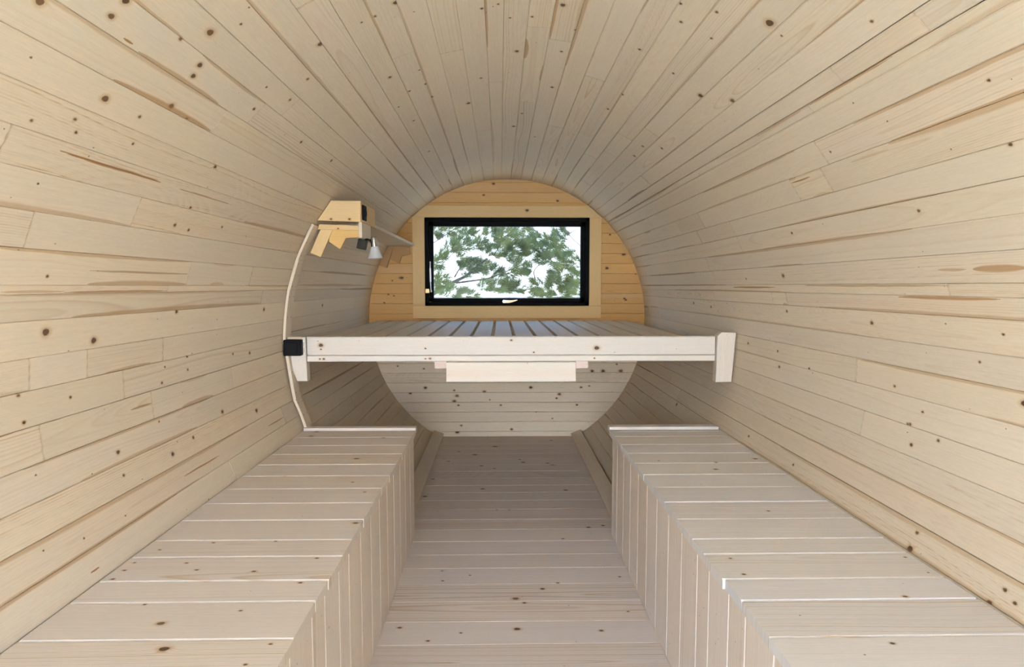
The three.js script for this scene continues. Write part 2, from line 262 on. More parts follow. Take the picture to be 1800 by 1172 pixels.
for (let i = 0; i + 1 < edges.length; i++) {
  const a0 = edges[i], a1 = edges[i + 1], mid = (a0 + a1) / 2, parent = mid < -45 ? wallLeft : mid > 45 ? wallRight : ceiling;
  const p0 = onBarrel(a0), p1 = onBarrel(a1), W = p0.distanceTo(p1), gap = a0 === 43.3 ? 0.003 : 0.0001 + (R() < 0.12 ? 0.0012 * R() : 0);
  const hidden = Math.abs(mid) > 112;                  // behind the benches up to the ring
  let cuts = jointList.filter(([a, z]) => a > a0 && a < a1).map((j) => -j[1]);
  if (!cuts.length) cuts.push(-1.4 - 2.8 * R());
  const tone = 0.965 + 0.06 * R(), wide = mid > 0 && mid < 50;
  cuts = cuts.sort((a, b) => b - a).filter((z, k, all) => !k || all[k - 1] - z > 0.12);
  const ends = [FRONT, -0.2, ...cuts, BACK - 0.03];
  for (let k = 0; k + 1 < ends.length; k++) {
    const z0 = ends[k] - (k ? 0.0004 : 0), z1 = ends[k + 1] + 0.0004, L = z0 - z1;
    const inside = (a, z) => a >= a0 && a < a1 && -z < z0 && -z > z1, across = (a) => (a - a0) / (a1 - a0) * W;
    const knots = knotList.filter(([a, z]) => inside(a, z)).map(([a, z, r]) => [z0 + z, across(a), r / 1000]);
    const streaks = streakList.filter((s) => inside((s[0] + s[1]) / 2, (s[2] + s[3]) / 2)).map((s) => [Math.max(0, z0 + s[2]), Math.min(L, z0 + s[3]), across((s[0] + s[1]) / 2), s[4] / 1000, s[5]]);
    if (k) for (const y of [0.0015, W - 0.0015]) if (R() < 0.4) {        // heartwood showing along an edge
      const u = R() * L * 0.8, v = u + L * (0.2 + 0.5 * R()); streaks.push([u, Math.min(L, v), y, 0.005 + 0.012 * R(), 0.15 + 0.35 * R()]);
    }
    const at = p0.clone().lerp(p1, gap / 2 / W); at.z = z0;
    const out = V(at.x, at.y - AXIS, 0).normalize().multiplyScalar(0.0012 * R() * (k ? 1 : 0)); at.add(out);
    board(parent, 'plank', L, W - gap, 0.018, wide ? 0.0018 + 0.0012 * R() : 0.0008 + 0.001 * R(), at, ALONG, p1.clone().sub(p0).setZ(0), k === 0 ? 150 : z1 > -3.1 ? (hidden ? 250 : 800) : hidden && z0 > -2.5 ? 300 : 520, { knots, streaks, pins: k ? 1.3 : 0, contrast: 0.95, steep: wide ? 0.9 : 1.3, tone, stain: k ? 0.15 + 0.5 * R() * R() : 0 });
  }
}
// the outer skin that keeps daylight out of the joints
const skinMat = new THREE.MeshStandardMaterial({ color: new THREE.Color().setRGB(0.30, 0.20, 0.11), roughness: 0.85 });
function tubeGeo(r0, r1, z0, z1, n = 96) {
  const p = [[r0, z0], [r1, z0], [r1, z1], [r0, z1], [r0, z0]].map(([r, z]) => new THREE.Vector2(r, z));
  const g = new THREE.LatheGeometry(p, n).toNonIndexed(); g.rotateX(Math.PI / 2); g.computeVertexNormals(); return g;
}
const shell = mesh('shell', tubeGeo(1.021, 1.06, BACK - 0.06, FRONT), skinMat, scene); shell.position.y = AXIS; shell.userData = { kind: 'structure', label: 'outer timber skin of the barrel behind the boards' }; shell.name = 'wall_outer';

// ---------------------------------------------------------------- floor
const floor = structure('floor', 'floor of pale spruce boards laid crosswise between the benches');
const FZ = [-4.66, -4.618, -4.407, -4.272, -4.146, -4.014, -3.877, -3.742, -3.605, -3.47, -3.35, -3.223, -3.092, -2.954, -2.828, -2.693, -2.557, -2.43, -2.295, -2.165, -2.03, -1.895, -1.76, -1.625, -1.49, -1.355, -1.22];
const floorKnots = triples(FLOOR_KNOTS);
for (let i = 0; i + 1 < FZ.length; i++) {
  const za = FZ[i + 1] - 0.0004, zb = FZ[i] + 0.0004, W = za - zb, x0 = -0.475, x1 = 0.482;
  const knots = floorKnots.filter(([x, z]) => -z < za && -z > zb).map(([x, z, r]) => [x - x0, za + z, r / 1000]);
  const strong = i === 13 || i === 18;
  board(floor, 'plank', x1 - x0, W, 0.024, 0.0015, V(x0, -0.0006 * R(), za), V(1, 0, 0), V(0, 0, -1), i < 12 ? 600 : 1000, { knots, pins: 1.2, contrast: i < 14 ? 1.6 : 1.2, grain: strong ? 1.35 : undefined, tone: i < 13 ? 0.97 : 1, pale: FLOOR });
}
board(floor, 'plank', 2.6, 0.9, 0.024, 0.0015, V(-0.45, 0, FRONT), V(0, 0, -1), V(1, 0, 0), 60, { pins: 0 });
// sloping edge boards between floor and walls, beyond the benches
for (const s of [-1, 1]) {
  const a = V(s * 0.474, 0.0015, 0), b = V(s * 0.545, AXIS - 0.8345, 0), L = -2.8 - BACK;
  const m = s < 0 ? [b, a] : [a, b];
  const at = m[0].clone(); at.z = -2.8;
  const t = board(floor, 'edge_board', L, a.distanceTo(b), 0.02, 0.002, at, V(0, 0, -1), m[1].clone().sub(m[0]), 500, { contrast: 0.5 });
}

// ---------------------------------------------------------------- wall with the window
const wallBack = structure('wall_back', 'flat end wall of horizontal spruce boards round the window');
const backKnots = triples(BACK_KNOTS), WIN = { x0: -0.555, x1: 0.55, y0: AXIS + 0.111, y1: AXIS + 0.689 };
for (let k = -13; k <= 13; k++) {
  const y0 = AXIS + 0.039 + k * 0.0722, y1 = Math.min(y0 + 0.0722, AXIS + 0.998); if (y1 < 0.0 || y0 > AXIS + 0.99) continue;
  const reach = (y) => Math.sqrt(Math.max(0, 1 - (y - AXIS) ** 2)), hw = Math.max(reach(y0), reach(y1)) + 0.004;
  const spans = y0 > WIN.y0 - 0.01 && y1 < WIN.y1 + 0.01 ? [[-hw, WIN.x0], [WIN.x1, hw]] : [[-hw, hw]];
  for (const [x0, x1] of spans) {
    const knots = backKnots.filter(([x, y]) => x > x0 && x < x1 && y >= y0 && y < y1).map(([x, y, r]) => [x - x0, y - y0, r / 1000]);
    board(wallBack, 'plank', x1 - x0, y1 - y0 - 0.0008, 0.02, 0.0022, V(x0, y0, BACK - 0.001 * R()), V(1, 0, 0), V(0, 1, 0), 520, { knots, pins: 1.2, contrast: 1.0, warm: 0.05, pale: k >= -1 ? BACKLIT_WALL : PALE });  // upper rows coloured as in backlit shade, lower rows left pale
  }
}
{
  const sh = new THREE.Shape().absarc(0, 0, 1.0215, 0, Math.PI * 2, false), hole = new THREE.Path();
  hole.moveTo(WIN.x0, WIN.y0 - AXIS); hole.lineTo(WIN.x0, WIN.y1 - AXIS); hole.lineTo(WIN.x1, WIN.y1 - AXIS); hole.lineTo(WIN.x1, WIN.y0 - AXIS); hole.closePath(); sh.holes.push(hole);
  const g = new THREE.ExtrudeGeometry(sh, { depth: 0.03, bevelEnabled: false, curveSegments: 48 });
  const m = mesh('sheathing', g, skinMat, wallBack); m.position.set(0, AXIS, BACK - 0.055);
  // the entrance end, behind the camera: a wall with a wide doorway
  const f = new THREE.Shape().absarc(0, 0, 1.06, 0, Math.PI * 2, false), d = new THREE.Path();
  const dl = -0.95, dr = 0.3, db = -0.86, dt = 0.74;
  const c = Math.sqrt(1 - 0.74 * 0.74) - 0.02;
  d.moveTo(-0.5, db); d.lineTo(dl, -0.3); d.lineTo(dl, 0.3); d.lineTo(-c, dt); d.lineTo(dr, dt); d.lineTo(dr, db); d.closePath(); f.holes.push(d);
  const fg = new THREE.ExtrudeGeometry(f, { depth: 0.045, bevelEnabled: false, curveSegments: 48 });
  const front = mesh('wall_front', fg, new THREE.MeshStandardMaterial({ color: new THREE.Color().setRGB(0.72, 0.58, 0.43), roughness: 0.65 }), scene);
  front.position.set(0, AXIS, FRONT); front.userData = { kind: 'structure', label: 'entrance end wall with an open doorway' };
}

// window: casing boards, black frame, sash, glass, stay, catch and handle
const win = structure('window_1', 'wide low window with a black frame and pale wooden casing');
const CT = 0.02, CZ = BACK + CT;
function casing(x, y, L, W, X, Y, o) { board(win, 'casing', L, W, CT - 0.001, 0.002, V(x, AXIS + y, CZ), X, Y, 600, { pins: 5, contrast: 0.35, warm: 0.05, pale: HONEY_AND_BACKLIT, ...o }); }  // casing colour holds the warm backlit shade too
const UX = V(1, 0, 0), UY = V(0, 1, 0);
casing(-0.68, 0.726, 1.358, 0.085, UX, UY, { skew: [0.098, -0.1], knots: [[0.82, 0.05, 0.009]] });
casing(-0.68, 0.095, 0.631, 0.088, UY, V(-1, 0, 0), { });
win.children[1].position.x += 0.088;
casing(0.59, 0.095, 0.631, 0.087, UY, V(-1, 0, 0), {});
win.children[2].position.x += 0.087;
casing(-0.68, 0.006, 1.357, 0.088, UX, UY, {});
const black = new THREE.MeshPhysicalMaterial({ color: new THREE.Color().setRGB(0.004, 0.004, 0.004), roughness: 0.7, ior: 1.2 });
const steel = new THREE.MeshStandardMaterial({ color: new THREE.Color().setRGB(0.62, 0.62, 0.63), metalness: 1, roughness: 0.3 });
const brass = new THREE.MeshStandardMaterial({ color: new THREE.Color().setRGB(0.55, 0.38, 0.17), metalness: 1, roughness: 0.38 });
function barGeo(x0, y0, x1, y1, z0, z1, r = 0.003) { const g = new RoundedBoxGeometry(x1 - x0, y1 - y0, z1 - z0, 2, Math.min(r, (x1 - x0) / 2.1, (y1 - y0) / 2.1, (z1 - z0) / 2.1)); g.translate((x0 + x1) / 2, (y0 + y1) / 2, (z0 + z1) / 2); return g; }
const FX0 = -0.592, FX1 = 0.589, FY0 = AXIS + 0.096, FY1 = AXIS + 0.725, GX0 = -0.532, GX1 = 0.529, GY0 = AXIS + 0.150, GY1 = AXIS + 0.664;
mesh('frame', mergeGeometries([barGeo(FX0, FY1 - 0.028, FX1, FY1, BACK - 0.02, CZ + 0.004), barGeo(FX0, FY0, FX1, FY0 + 0.026, BACK - 0.02, CZ + 0.004), barGeo(FX0, FY0, FX0 + 0.028, FY1, BACK - 0.02, CZ + 0.004), barGeo(FX1 - 0.028, FY0, FX1, FY1, BACK - 0.02, CZ + 0.004), barGeo(FX0, FY1 - 0.05, FX1, FY1, BACK - 0.05, BACK - 0.031), barGeo(FX0, FY0, FX1, FY0 + 0.05, BACK - 0.05, BACK - 0.031), barGeo(FX0, FY0, FX0 + 0.05, FY1, BACK - 0.05, BACK - 0.031), barGeo(FX1 - 0.05, FY0, FX1, FY1, BACK - 0.05, BACK - 0.031)]), black, win, 'black outer window frame');
mesh('sash', mergeGeometries([barGeo(FX0 + 0.03, GY1, FX1 - 0.03, FY1 - 0.03, BACK - 0.03, CZ - 0.002), barGeo(FX0 + 0.03, FY0 + 0.028, FX1 - 0.03, GY0, BACK - 0.03, CZ - 0.002), barGeo(FX0 + 0.03, FY0 + 0.028, GX0, FY1 - 0.03, BACK - 0.03, CZ - 0.002), barGeo(GX1, FY0 + 0.028, FX1 - 0.03, FY1 - 0.03, BACK - 0.03, CZ - 0.002)]), black, win, 'black opening sash');
mesh('pane', new THREE.BoxGeometry(GX1 - GX0 + 0.01, GY1 - GY0 + 0.01, 0.006).translate((GX0 + GX1) / 2, (GY0 + GY1) / 2, BACK - 0.008), new THREE.MeshPhysicalMaterial({ color: new THREE.Color().setRGB(0.28, 0.29, 0.292), roughness: 0, transmission: 1, thickness: 0, ior: 1.05 }), win);
function rod(p, q, r, n = 12) { const g = new THREE.CylinderGeometry(r, r, p.distanceTo(q), n); g.applyQuaternion(new THREE.Quaternion().setFromUnitVectors(UY, q.clone().sub(p).normalize())); g.translate((p.x + q.x) / 2, (p.y + q.y) / 2, (p.z + q.z) / 2); return g; }
{
  const sx = -0.551, z = CZ + 0.014, Y = AXIS;
  mesh('stay', mergeGeometries([rod(V(sx, Y + 0.268, z), V(sx - 0.002, Y + 0.365, z), 0.007), rod(V(sx, Y + 0.268, z), V(sx + 0.003, Y + 0.2, z), 0.0035), new THREE.SphereGeometry(0.008, 12, 8).translate(sx + 0.003, Y + 0.2, z), rod(V(sx - 0.002, Y + 0.36, z), V(sx - 0.002, Y + 0.405, z), 0.004), new THREE.SphereGeometry(0.006, 12, 8).translate(sx - 0.002, Y + 0.408, z)].map((g) => g.index ? g.toNonIndexed() : g)), steel, win, 'slim steel window stay');
  mesh('catch', mergeGeometries([barGeo(-0.589, Y + 0.187, -0.560, Y + 0.218, CZ + 0.003, CZ + 0.010, 0.002), rod(V(-0.581, Y + 0.211, CZ + 0.006), V(-0.581, Y + 0.211, CZ + 0.012), 0.004), rod(V(-0.570, Y + 0.195, CZ + 0.006), V(-0.570, Y + 0.195, CZ + 0.012), 0.004)].map((g) => g.index ? g.toNonIndexed() : g)), brass, win, 'small brass stay plate');
  const lever = new THREE.Shape(); lever.moveTo(0, -0.010); lever.lineTo(0.045, -0.009); lever.quadraticCurveTo(0.075, -0.002, 0.100, 0.008); lever.lineTo(0.099, 0.013); lever.quadraticCurveTo(0.07, 0.008, 0.05, 0.008); lever.lineTo(0, 0.011); lever.quadraticCurveTo(-0.012, 0, 0, -0.010);
  const lg = new THREE.ExtrudeGeometry(lever, { depth: 0.008, bevelEnabled: true, bevelSize: 0.002, bevelThickness: 0.002, bevelSegments: 2 }); lg.translate(-0.03, Y + 0.127, CZ + 0.012);
  const hd = mesh('handle', lg, new THREE.MeshStandardMaterial({ color: new THREE.Color().setRGB(0.42, 0.30, 0.19), metalness: 0.9, roughness: 0.35 }), win, 'bronze window handle');
  mesh('boss', rod(V(-0.022, Y + 0.127, CZ - 0.004), V(-0.022, Y + 0.127, CZ + 0.026), 0.009), steel, hd);
}

// ---------------------------------------------------------------- curved trim on the left wall at the bed
const ring = structure('trim_1', 'curved batten of short wooden strips up the left wall beside the bed');
{
  const A = [-59.6, -69.2, -77.1, -91, -105.2, -114.0];
  for (let i = 0; i + 1 < A.length; i++) {
    const a0 = A[i], a1 = A[i + 1], n = Math.max(4, Math.round(Math.abs(a1 - a0) / 2)), seg = [], T = 0.011 + 0.002 * (i % 2), W = 0.075;
    const b = wood(rad(Math.abs(a1 - a0)) + 0.01, W, 700, { contrast: 0.35, warm: 0.03, pins: 0, pale: [0.80, 0.67, 0.50], knots: [0.12, 0.5, 0.88].flatMap((f) => [[rad(Math.abs(a1 - a0)) * f, 0.014, 0.0024], [rad(Math.abs(a1 - a0)) * f, W - 0.014, 0.0024]]) });
    const pos = [], uv = [], at = (k, d, z) => { const p = onBarrel(a0 + (a1 - a0) * k / n + (k === n ? 0.06 : 0) , d); return [p.x, p.y, z]; };
    const quad = (P, Q, S, U, us) => { [[P, 0], [Q, 1], [S, 2], [P, 0], [S, 2], [U, 3]].forEach(([p, j]) => { pos.push(...p); uv.push(b.u(us[j][0]), b.v(us[j][1])); }); };
    const zn = -2.785, zf = zn - W, gapIn = i >= 3 ? 0.006 : 0.002;
    for (let k = 0; k < n; k++) {
      const u0 = rad(Math.abs(a1 - a0)) * k / n, u1 = rad(Math.abs(a1 - a0)) * (k + 1) / n, lift = (t) => gapIn * (1 + Math.sin(Math.PI * t / n)) , r0 = 1 - lift(k), r1 = 1 - lift(k + 1);
      const a = at(k, r0 - T, zn), c = at(k + 1, r1 - T, zn), d = at(k + 1, r1 - T, zf), e = at(k, r0 - T, zf), a2 = at(k, r0, zn), c2 = at(k + 1, r1, zn), d2 = at(k + 1, r1, zf), e2 = at(k, r0, zf);
      quad(a, c, d, e, [[u0, 0], [u1, 0], [u1, W], [u0, W]]); quad(a2, c2, c, a, [[u0, .005], [u1, .005], [u1, 0], [u0, 0]]); quad(e, d, d2, e2, [[u0, W], [u1, W], [u1, W], [u0, W]]); quad(e2, d2, c2, a2, [[u0, W], [u1, W], [u1, 0], [u0, 0]]);
      if (!k) quad(a2, a, e, e2, [[0, 0], [0, 0.01], [0, W], [0, W]]);
      if (k === n - 1) quad(c, c2, d2, d, [[u1, 0], [u1, 0.01], [u1, W], [u1, W]]);
    }
    const g = new THREE.BufferGeometry(); g.setAttribute('position', new THREE.Float32BufferAttribute(pos, 3)); g.setAttribute('uv', new THREE.Float32BufferAttribute(uv, 2)); g.computeVertexNormals();
    mesh('strip', g, b.mat, ring);
  }
}

// ---------------------------------------------------------------- benches
const BT = AXIS - 0.3926;
const LZ = [-2.805, -2.765, -2.64, -2.504, -2.372, -2.232, -2.098, -1.963, -1.829, -1.694, -1.558, -1.46, -1.338, -1.245, -1.108, -0.97, -0.835, -0.7, -0.565, -0.43];
const RZ = [-2.815, -2.764, -2.724, -2.636, -2.498, -2.365, -2.228, -2.091, -1.956, -1.818, -1.682, -1.544, -1.454, -1.325, -1.231, -1.097, -0.962, -0.827, -0.692, -0.557, -0.42];
function bench(side, label, zs, knotsAll, edgeFar, edgeNear, split, panel) {
  const b = thing('bench', label, 'bench'), wall = Math.sqrt(1 - 0.3926 ** 2) - 0.0085;
  for (let i = 0; i + 1 < zs.length; i++) {
    const za = zs[i + 1] - 0.0003, zb = zs[i] + 0.0003, W = za - zb, inner = (zb > split ? edgeNear : edgeFar) + (zb < split && zs[i + 1] > split - 0.02 ? -0.0015 : 0) + 0.0016 * (R() - 0.5), trim = i === 0;
    const x0 = side < 0 ? -wall : inner, x1 = side < 0 ? -inner : wall, up = trim ? 0.012 : 0.0008 * R();
    const knots = knotsAll.filter(([x, z]) => -z < za && -z > zb).map(([x, z, r]) => [Math.abs(side < 0 ? x + wall : x - inner), za + z, r / 1000]);
    board(b, trim ? 'end_batten' : 'seat_plank', x1 - x0, W, 0.022, trim ? 0.002 : 0.004, V(x0, BT + up, za), V(1, 0, 0), V(0, 0, -1), 900, { knots, pins: 1, contrast: 1.25, pale: side < 0 ? ASPEN : COOL_LIT });  // right side tinted paler and cooler to imitate bluish skylight
    // upright boards of the front panel, the same boards turned down
    if (i > 0) board(b, 'front_board', BT - 0.023, W - 0.0006, 0.02, 0.003, V(side * panel, 0.001, side < 0 ? zb : za), V(0, 1, 0), V(0, 0, side < 0 ? 1 : -1), 800, { pins: 6, contrast: 0.9, pale: FLOOR });
  }
  // closing boards of the far end, seen from the side of the bed
  for (let k = 0; k < 4; k++) {
    const W = (wall - panel) / 4 - 0.001;
    const xm = panel + 0.021 + k * (W - 0.004); if (k > 2) continue;
    board(b, 'end_board', BT - 0.03, W - 0.006, 0.018, 0.002, V(side * xm + (side < 0 ? 0 : W - 0.006), Math.max(0.001, AXIS - Math.sqrt(1 - Math.min(0.98, (xm + W) ** 2)) + 0.004), zs[0] + 0.018 - 0.017), V(0, 1, 0), V(-1, 0, 0), 200, { pins: 0 });
    const e = b.children[b.children.length - 1], y0 = e.position.y; e.scale.x = (BT - 0.03 - y0 + 0.001) / (BT - 0.03);
  }
  return b;
}
bench(-1, 'long low wooden bench along the left wall, its boards warm beige and knotty', LZ, triples(LEFT_BENCH_KNOTS), 0.4235, 0.4245, -1.345, 0.4325);
bench(1, 'long low wooden bench along the right wall, its boards tinted paler to suggest cool daylight', RZ, triples(RIGHT_BENCH_KNOTS), 0.4275, 0.4315, -1.33, 0.4405);

// ---------------------------------------------------------------- bed platform
const bed = thing('bed_platform', 'raised slatted wooden bed platform across the barrel under the window', 'bed', [0, 0, 0]);
{
  const Y = (y) => AXIS + y, zf = RING;
  board(bed, 'front_beam', 1.809, 0.083, 0.03, 0.004, V(-0.904, Y(-0.068), zf), UX, UY, 900, { contrast: 0.5, pale: WHITE, pins: 3, knots: [[0.06, 0.045, 0.008], [0.06, 0.027, 0.003], [1.28, 0.031, 0.009], [0.9, 0.066, 0.004], [0.52, 0.03, 0.003], [1.0, 0.012, 0.003]] });
  board(bed, 'lower_rail', 1.809, 0.0262, 0.03, 0.003, V(-0.904, Y(-0.0955), zf + 0.002), UX, UY, 900, { contrast: 0.5, pale: WHITE, pins: 0, knots: [[0.055, 0.012, 0.003], [0.072, 0.012, 0.004], [0.52, 0.012, 0.003], [0.54, 0.013, 0.004], [1.27, 0.013, 0.003]] });
  // posts at both ends, fastened to the walls
  const post = (pts, z0, d, name) => {
    const sh = new THREE.Shape(); pts.forEach(([x, y], i) => i ? sh.lineTo(x, Y(y)) : sh.moveTo(x, Y(y)));
    const g = new THREE.ExtrudeGeometry(sh, { depth: d, bevelEnabled: true, bevelSize: 0.002, bevelThickness: 0.002, bevelSegments: 1 });
    const xs = pts.map((p) => p[0]), ys = pts.map((p) => p[1]), x0 = Math.min(...xs) - 0.003, y0 = Y(Math.min(...ys)) - 0.003, b = wood(Math.max(...ys) - Math.min(...ys) + 0.006, Math.max(...xs) - x0 + 0.003, 800, { contrast: 0.35, pins: 6, pale: WHITE });
    const p = g.attributes.position, uv = g.attributes.uv; for (let i = 0; i < p.count; i++) uv.setXY(i, b.u(p.getY(i) - y0), b.v(p.getX(i) - x0));
    const m = mesh(name, g, b.mat, bed); m.position.z = z0; return m;
  };
  post([[0.909, -0.187], [0.976, -0.187], [0.992, 0.03], [0.930, 0.032], [0.913, 0.018]], zf - 0.028, 0.042, 'post');
  post([[-0.907, -0.180], [-0.949, -0.180], [-0.985, -0.08], [-0.992, 0.012], [-0.912, 0.012]], zf - 0.04, 0.042, 'post');
  // slats, running from the front to the window wall
  for (let k = -8; k <= 8; k++) {
    const cx = 0.069 + (k - 1) * 0.1063 + 0.0013 * (R() - 0.5), w = 0.0875, reach = 0.985; if (Math.abs(cx) + w / 2 > reach) continue;
    board(bed, 'slat', 1.775, w, 0.022, 0.002, V(cx - w / 2, Y(-0.033) + 0.0006 * R(), zf - 0.034), V(0, 0, -1), UX, 420, { contrast: 0.5, pins: 1 });
  }
  for (const [x0, x1] of [[-0.975, -0.935], [0.935, 0.975]]) mesh('side_bearer', barGeo(x0 + (x0 < 0 ? 0.012 : 0), Y(-0.105), x1 - (x0 > 0 ? 0.012 : 0), Y(-0.0565), BACK + 0.02, zf - 0.045), sheets[0].mat, bed);
  for (const z of [-3.45, -4.1]) board(bed, 'cross_bearer', 1.84, 0.045, 0.03, 0.002, V(-0.92, Y(-0.102), z), UX, UY, 300, { pins: 0 });
  board(bed, 'back_bearer', 1.84, 0.045, 0.018, 0.002, V(-0.92, Y(-0.102), BACK + 0.02), UX, UY, 300, { pins: 0 });
  // a loose-looking board fixed on two blocks below the beam
  for (const x of [-0.344, 0.284]) board(bed, 'support_block', 0.054, 0.032, 0.045, 0.001, V(x, Y(-0.1275), zf + 0.0005), UX, UY, 700, { pins: 0, contrast: 0.4, pale: [0.80, 0.62, 0.50] });
  board(bed, 'hanging_board', 0.571, 0.086, 0.02, 0.0015, V(-0.29, Y(-0.1835), zf + 0.022), UX, UY, 900, { pins: 5, contrast: 0.2, tone: 1.04, pale: WHITE, label: 'pale hanging board' });
}

// ---------------------------------------------------------------- wall shelf with box and brackets
const darkPlastic = new THREE.MeshPhysicalMaterial({ color: new THREE.Color().setRGB(0.005, 0.005, 0.005), roughness: 0.6, ior: 1.25 });
{
  const Y = (y) => AXIS + y, shelf = thing('wall_shelf', 'narrow wooden wall shelf with a boxed front end, left of the window', 'shelf');
  const shelfW = (y) => Math.sqrt(1 - y * y);
  const xo = -0.668, xi = -shelfW(0.525) + 0.004;
  // shelf board: seen from below
  {
    const m = board(shelf, 'shelf_board', 1.478, xo - xi, 0.016, 0.0015, V(xi, Y(0.5235), -3.15), V(0, 0, -1), UX, 600, { contrast: 0.5, tone: 1.04, pins: 1 });
  }
  const slab = (pts, z, d, name, parent, o = {}) => {
    const sh = new THREE.Shape(); pts.forEach(([x, y], i) => i ? sh.lineTo(x, Y(y)) : sh.moveTo(x, Y(y)));
    const g = new THREE.ExtrudeGeometry(sh, { depth: d, bevelEnabled: true, bevelSize: 0.0012, bevelThickness: 0.0012, bevelSegments: 1 });
    const A = V(...(o.along ?? [1, 0]), 0).normalize(), B = V(-A.y, A.x, 0), c = pts.map(([x, y]) => { const p = V(x, Y(y), 0); return [p.dot(A), p.dot(B)]; }), u0 = Math.min(...c.map((q) => q[0])) - 0.003, v0 = Math.min(...c.map((q) => q[1])) - 0.003;
    const b = wood(Math.max(...c.map((q) => q[0])) - u0 + 0.004, Math.max(...c.map((q) => q[1])) - v0 + 0.004, 800, { contrast: 0.5, pins: 2, pale: HONEY_AND_BACKLIT, ...o });
    const p = g.attributes.position, uv = g.attributes.uv; for (let i = 0; i < p.count; i++) { const q = V(p.getX(i), p.getY(i), 0); uv.setXY(i, b.u(q.dot(A) - u0), b.v(q.dot(B) - v0)); }
    const m = mesh(name, g, b.mat, parent); m.position.z = z; return m;
  };
  // box at the front end
  slab([[-0.846, 0.523], [-0.662, 0.519], [-0.659, 0.606], [-0.787, 0.607]], -2.845, 0.02, 'box_front', shelf, { knots: [[0.06, 0.012, 0.004], [0.14, 0.012, 0.004]] });
  board(shelf, 'box_side', 0.30, 0.085, 0.016, 0.0015, V(-0.6605, Y(0.520), -2.848), V(0, 0, -1), V(0, 1, 0), 600, { pins: 1, pale: HONEY_AND_BACKLIT });
  // front bracket
  slab([[-0.846, 0.508], [-0.676, 0.502], [-0.676, 0.484], [-0.852, 0.487]], -2.875, 0.026, 'bracket_rail', shelf, { knots: [[0.09, 0.008, 0.003]] });
  slab([[-0.842, 0.485], [-0.79, 0.485], [-0.845, 0.367], [-0.888, 0.384], [-0.868, 0.43]], -2.872, 0.02, 'bracket_batten', shelf, { along: [0.42, 0.9], contrast: 1.2 });
  slab([[-0.80, 0.484], [-0.676, 0.484], [-0.676, 0.454], [-0.734, 0.450], [-0.76, 0.401], [-0.806, 0.433]], -2.868, 0.012, 'bracket_gusset', shelf, { pale: [0.80, 0.50, 0.16] });
  board(shelf, 'lamp_rail', 0.19, 0.069, 0.014, 0.0015, V(-0.6605, Y(0.450), -2.85), V(0, 0, -1), V(0, 1, 0), 600, { pins: 1 });
  // rear bracket on the window wall
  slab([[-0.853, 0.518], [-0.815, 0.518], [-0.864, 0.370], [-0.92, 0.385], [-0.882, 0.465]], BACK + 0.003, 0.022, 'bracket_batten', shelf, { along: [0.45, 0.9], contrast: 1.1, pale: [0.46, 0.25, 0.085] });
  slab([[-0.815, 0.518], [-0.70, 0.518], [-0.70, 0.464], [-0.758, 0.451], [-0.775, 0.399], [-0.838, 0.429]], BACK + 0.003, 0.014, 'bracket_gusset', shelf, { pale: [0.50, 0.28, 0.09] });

  // power socket on the side of the box
  const so = thing('power_socket', 'flat black socket on the side of the shelf box', 'socket', [-0.6603, Y(0.561), -2.885]);
  mesh('cover_plate', new RoundedBoxGeometry(0.008, 0.066, 0.066, 2, 0.003), darkPlastic, so).position.x = 0.0042;
  mesh('insert', new THREE.CylinderGeometry(0.02, 0.02, 0.005, 24).rotateZ(Math.PI / 2), darkPlastic, so).position.x = 0.0095;

  // reading lamp under the shelf
  const lamp = thing('reading_lamp', 'small chrome reading lamp with a pale cone shade under the wall shelf', 'lamp', [-0.673, Y(0.450), -2.90]);
  const chrome = new THREE.MeshStandardMaterial({ color: new THREE.Color().setRGB(0.55, 0.54, 0.52), metalness: 1, roughness: 0.22 });
  const dark = new THREE.MeshPhysicalMaterial({ color: new THREE.Color().setRGB(0.028, 0.024, 0.016), roughness: 0.6, ior: 1.3 });
  const mount = mesh('wall_mount', new RoundedBoxGeometry(0.036, 0.044, 0.05, 2, 0.004), dark, lamp); mount.position.set(0.002, -0.026, 0); mount.rotation.z = -0.22;
  mesh('arm', new THREE.TubeGeometry(new THREE.CatmullRomCurve3([V(0.012, -0.008, 0), V(0.026, -0.004, 0.004), V(0.042, -0.011, 0.006), V(0.052, -0.016, 0.006)]), 16, 0.005, 10), dark, lamp);
  const head = mesh('lamp_holder', new THREE.LatheGeometry([[0.0001, 0.02], [0.012, 0.019], [0.015, 0.014], [0.0155, -0.024], [0.014, -0.028], [0.0001, -0.028]].map(([a, b]) => new THREE.Vector2(a, b)), 28), chrome, lamp, 'chrome cylinder'); head.position.set(0.056, -0.012, 0.006); head.rotation.z = 0.1;
  const shade_ = mesh('lamp_shade', new THREE.LatheGeometry([[0.0135, 0], [0.016, -0.004], [0.032, -0.052], [0.033, -0.055], [0.031, -0.054], [0.0145, -0.006], [0.012, -0.001], [0.0135, 0]].map(([a, b]) => new THREE.Vector2(a, b)), 36), new THREE.MeshPhysicalMaterial({ color: new THREE.Color().setRGB(0.86, 0.85, 0.82), roughness: 0.6, transmission: 0.35, thickness: 0, side: THREE.DoubleSide }), lamp, 'pale cone shade'); shade_.position.set(0.0585, -0.034, 0.006); shade_.rotation.z = 0.05;

  // black switch box on the left bed post
  const sw = thing('switch_box', 'black square switch box on the left post of the bed', 'switch', [-0.957, Y(-0.03), RING + 0.0245]);
  mesh('housing', new RoundedBoxGeometry(0.077, 0.071, 0.036, 3, 0.006), darkPlastic, sw);
  mesh('rocker', new RoundedBoxGeometry(0.05, 0.05, 0.008, 2, 0.003), darkPlastic, sw).position.z = 0.019;
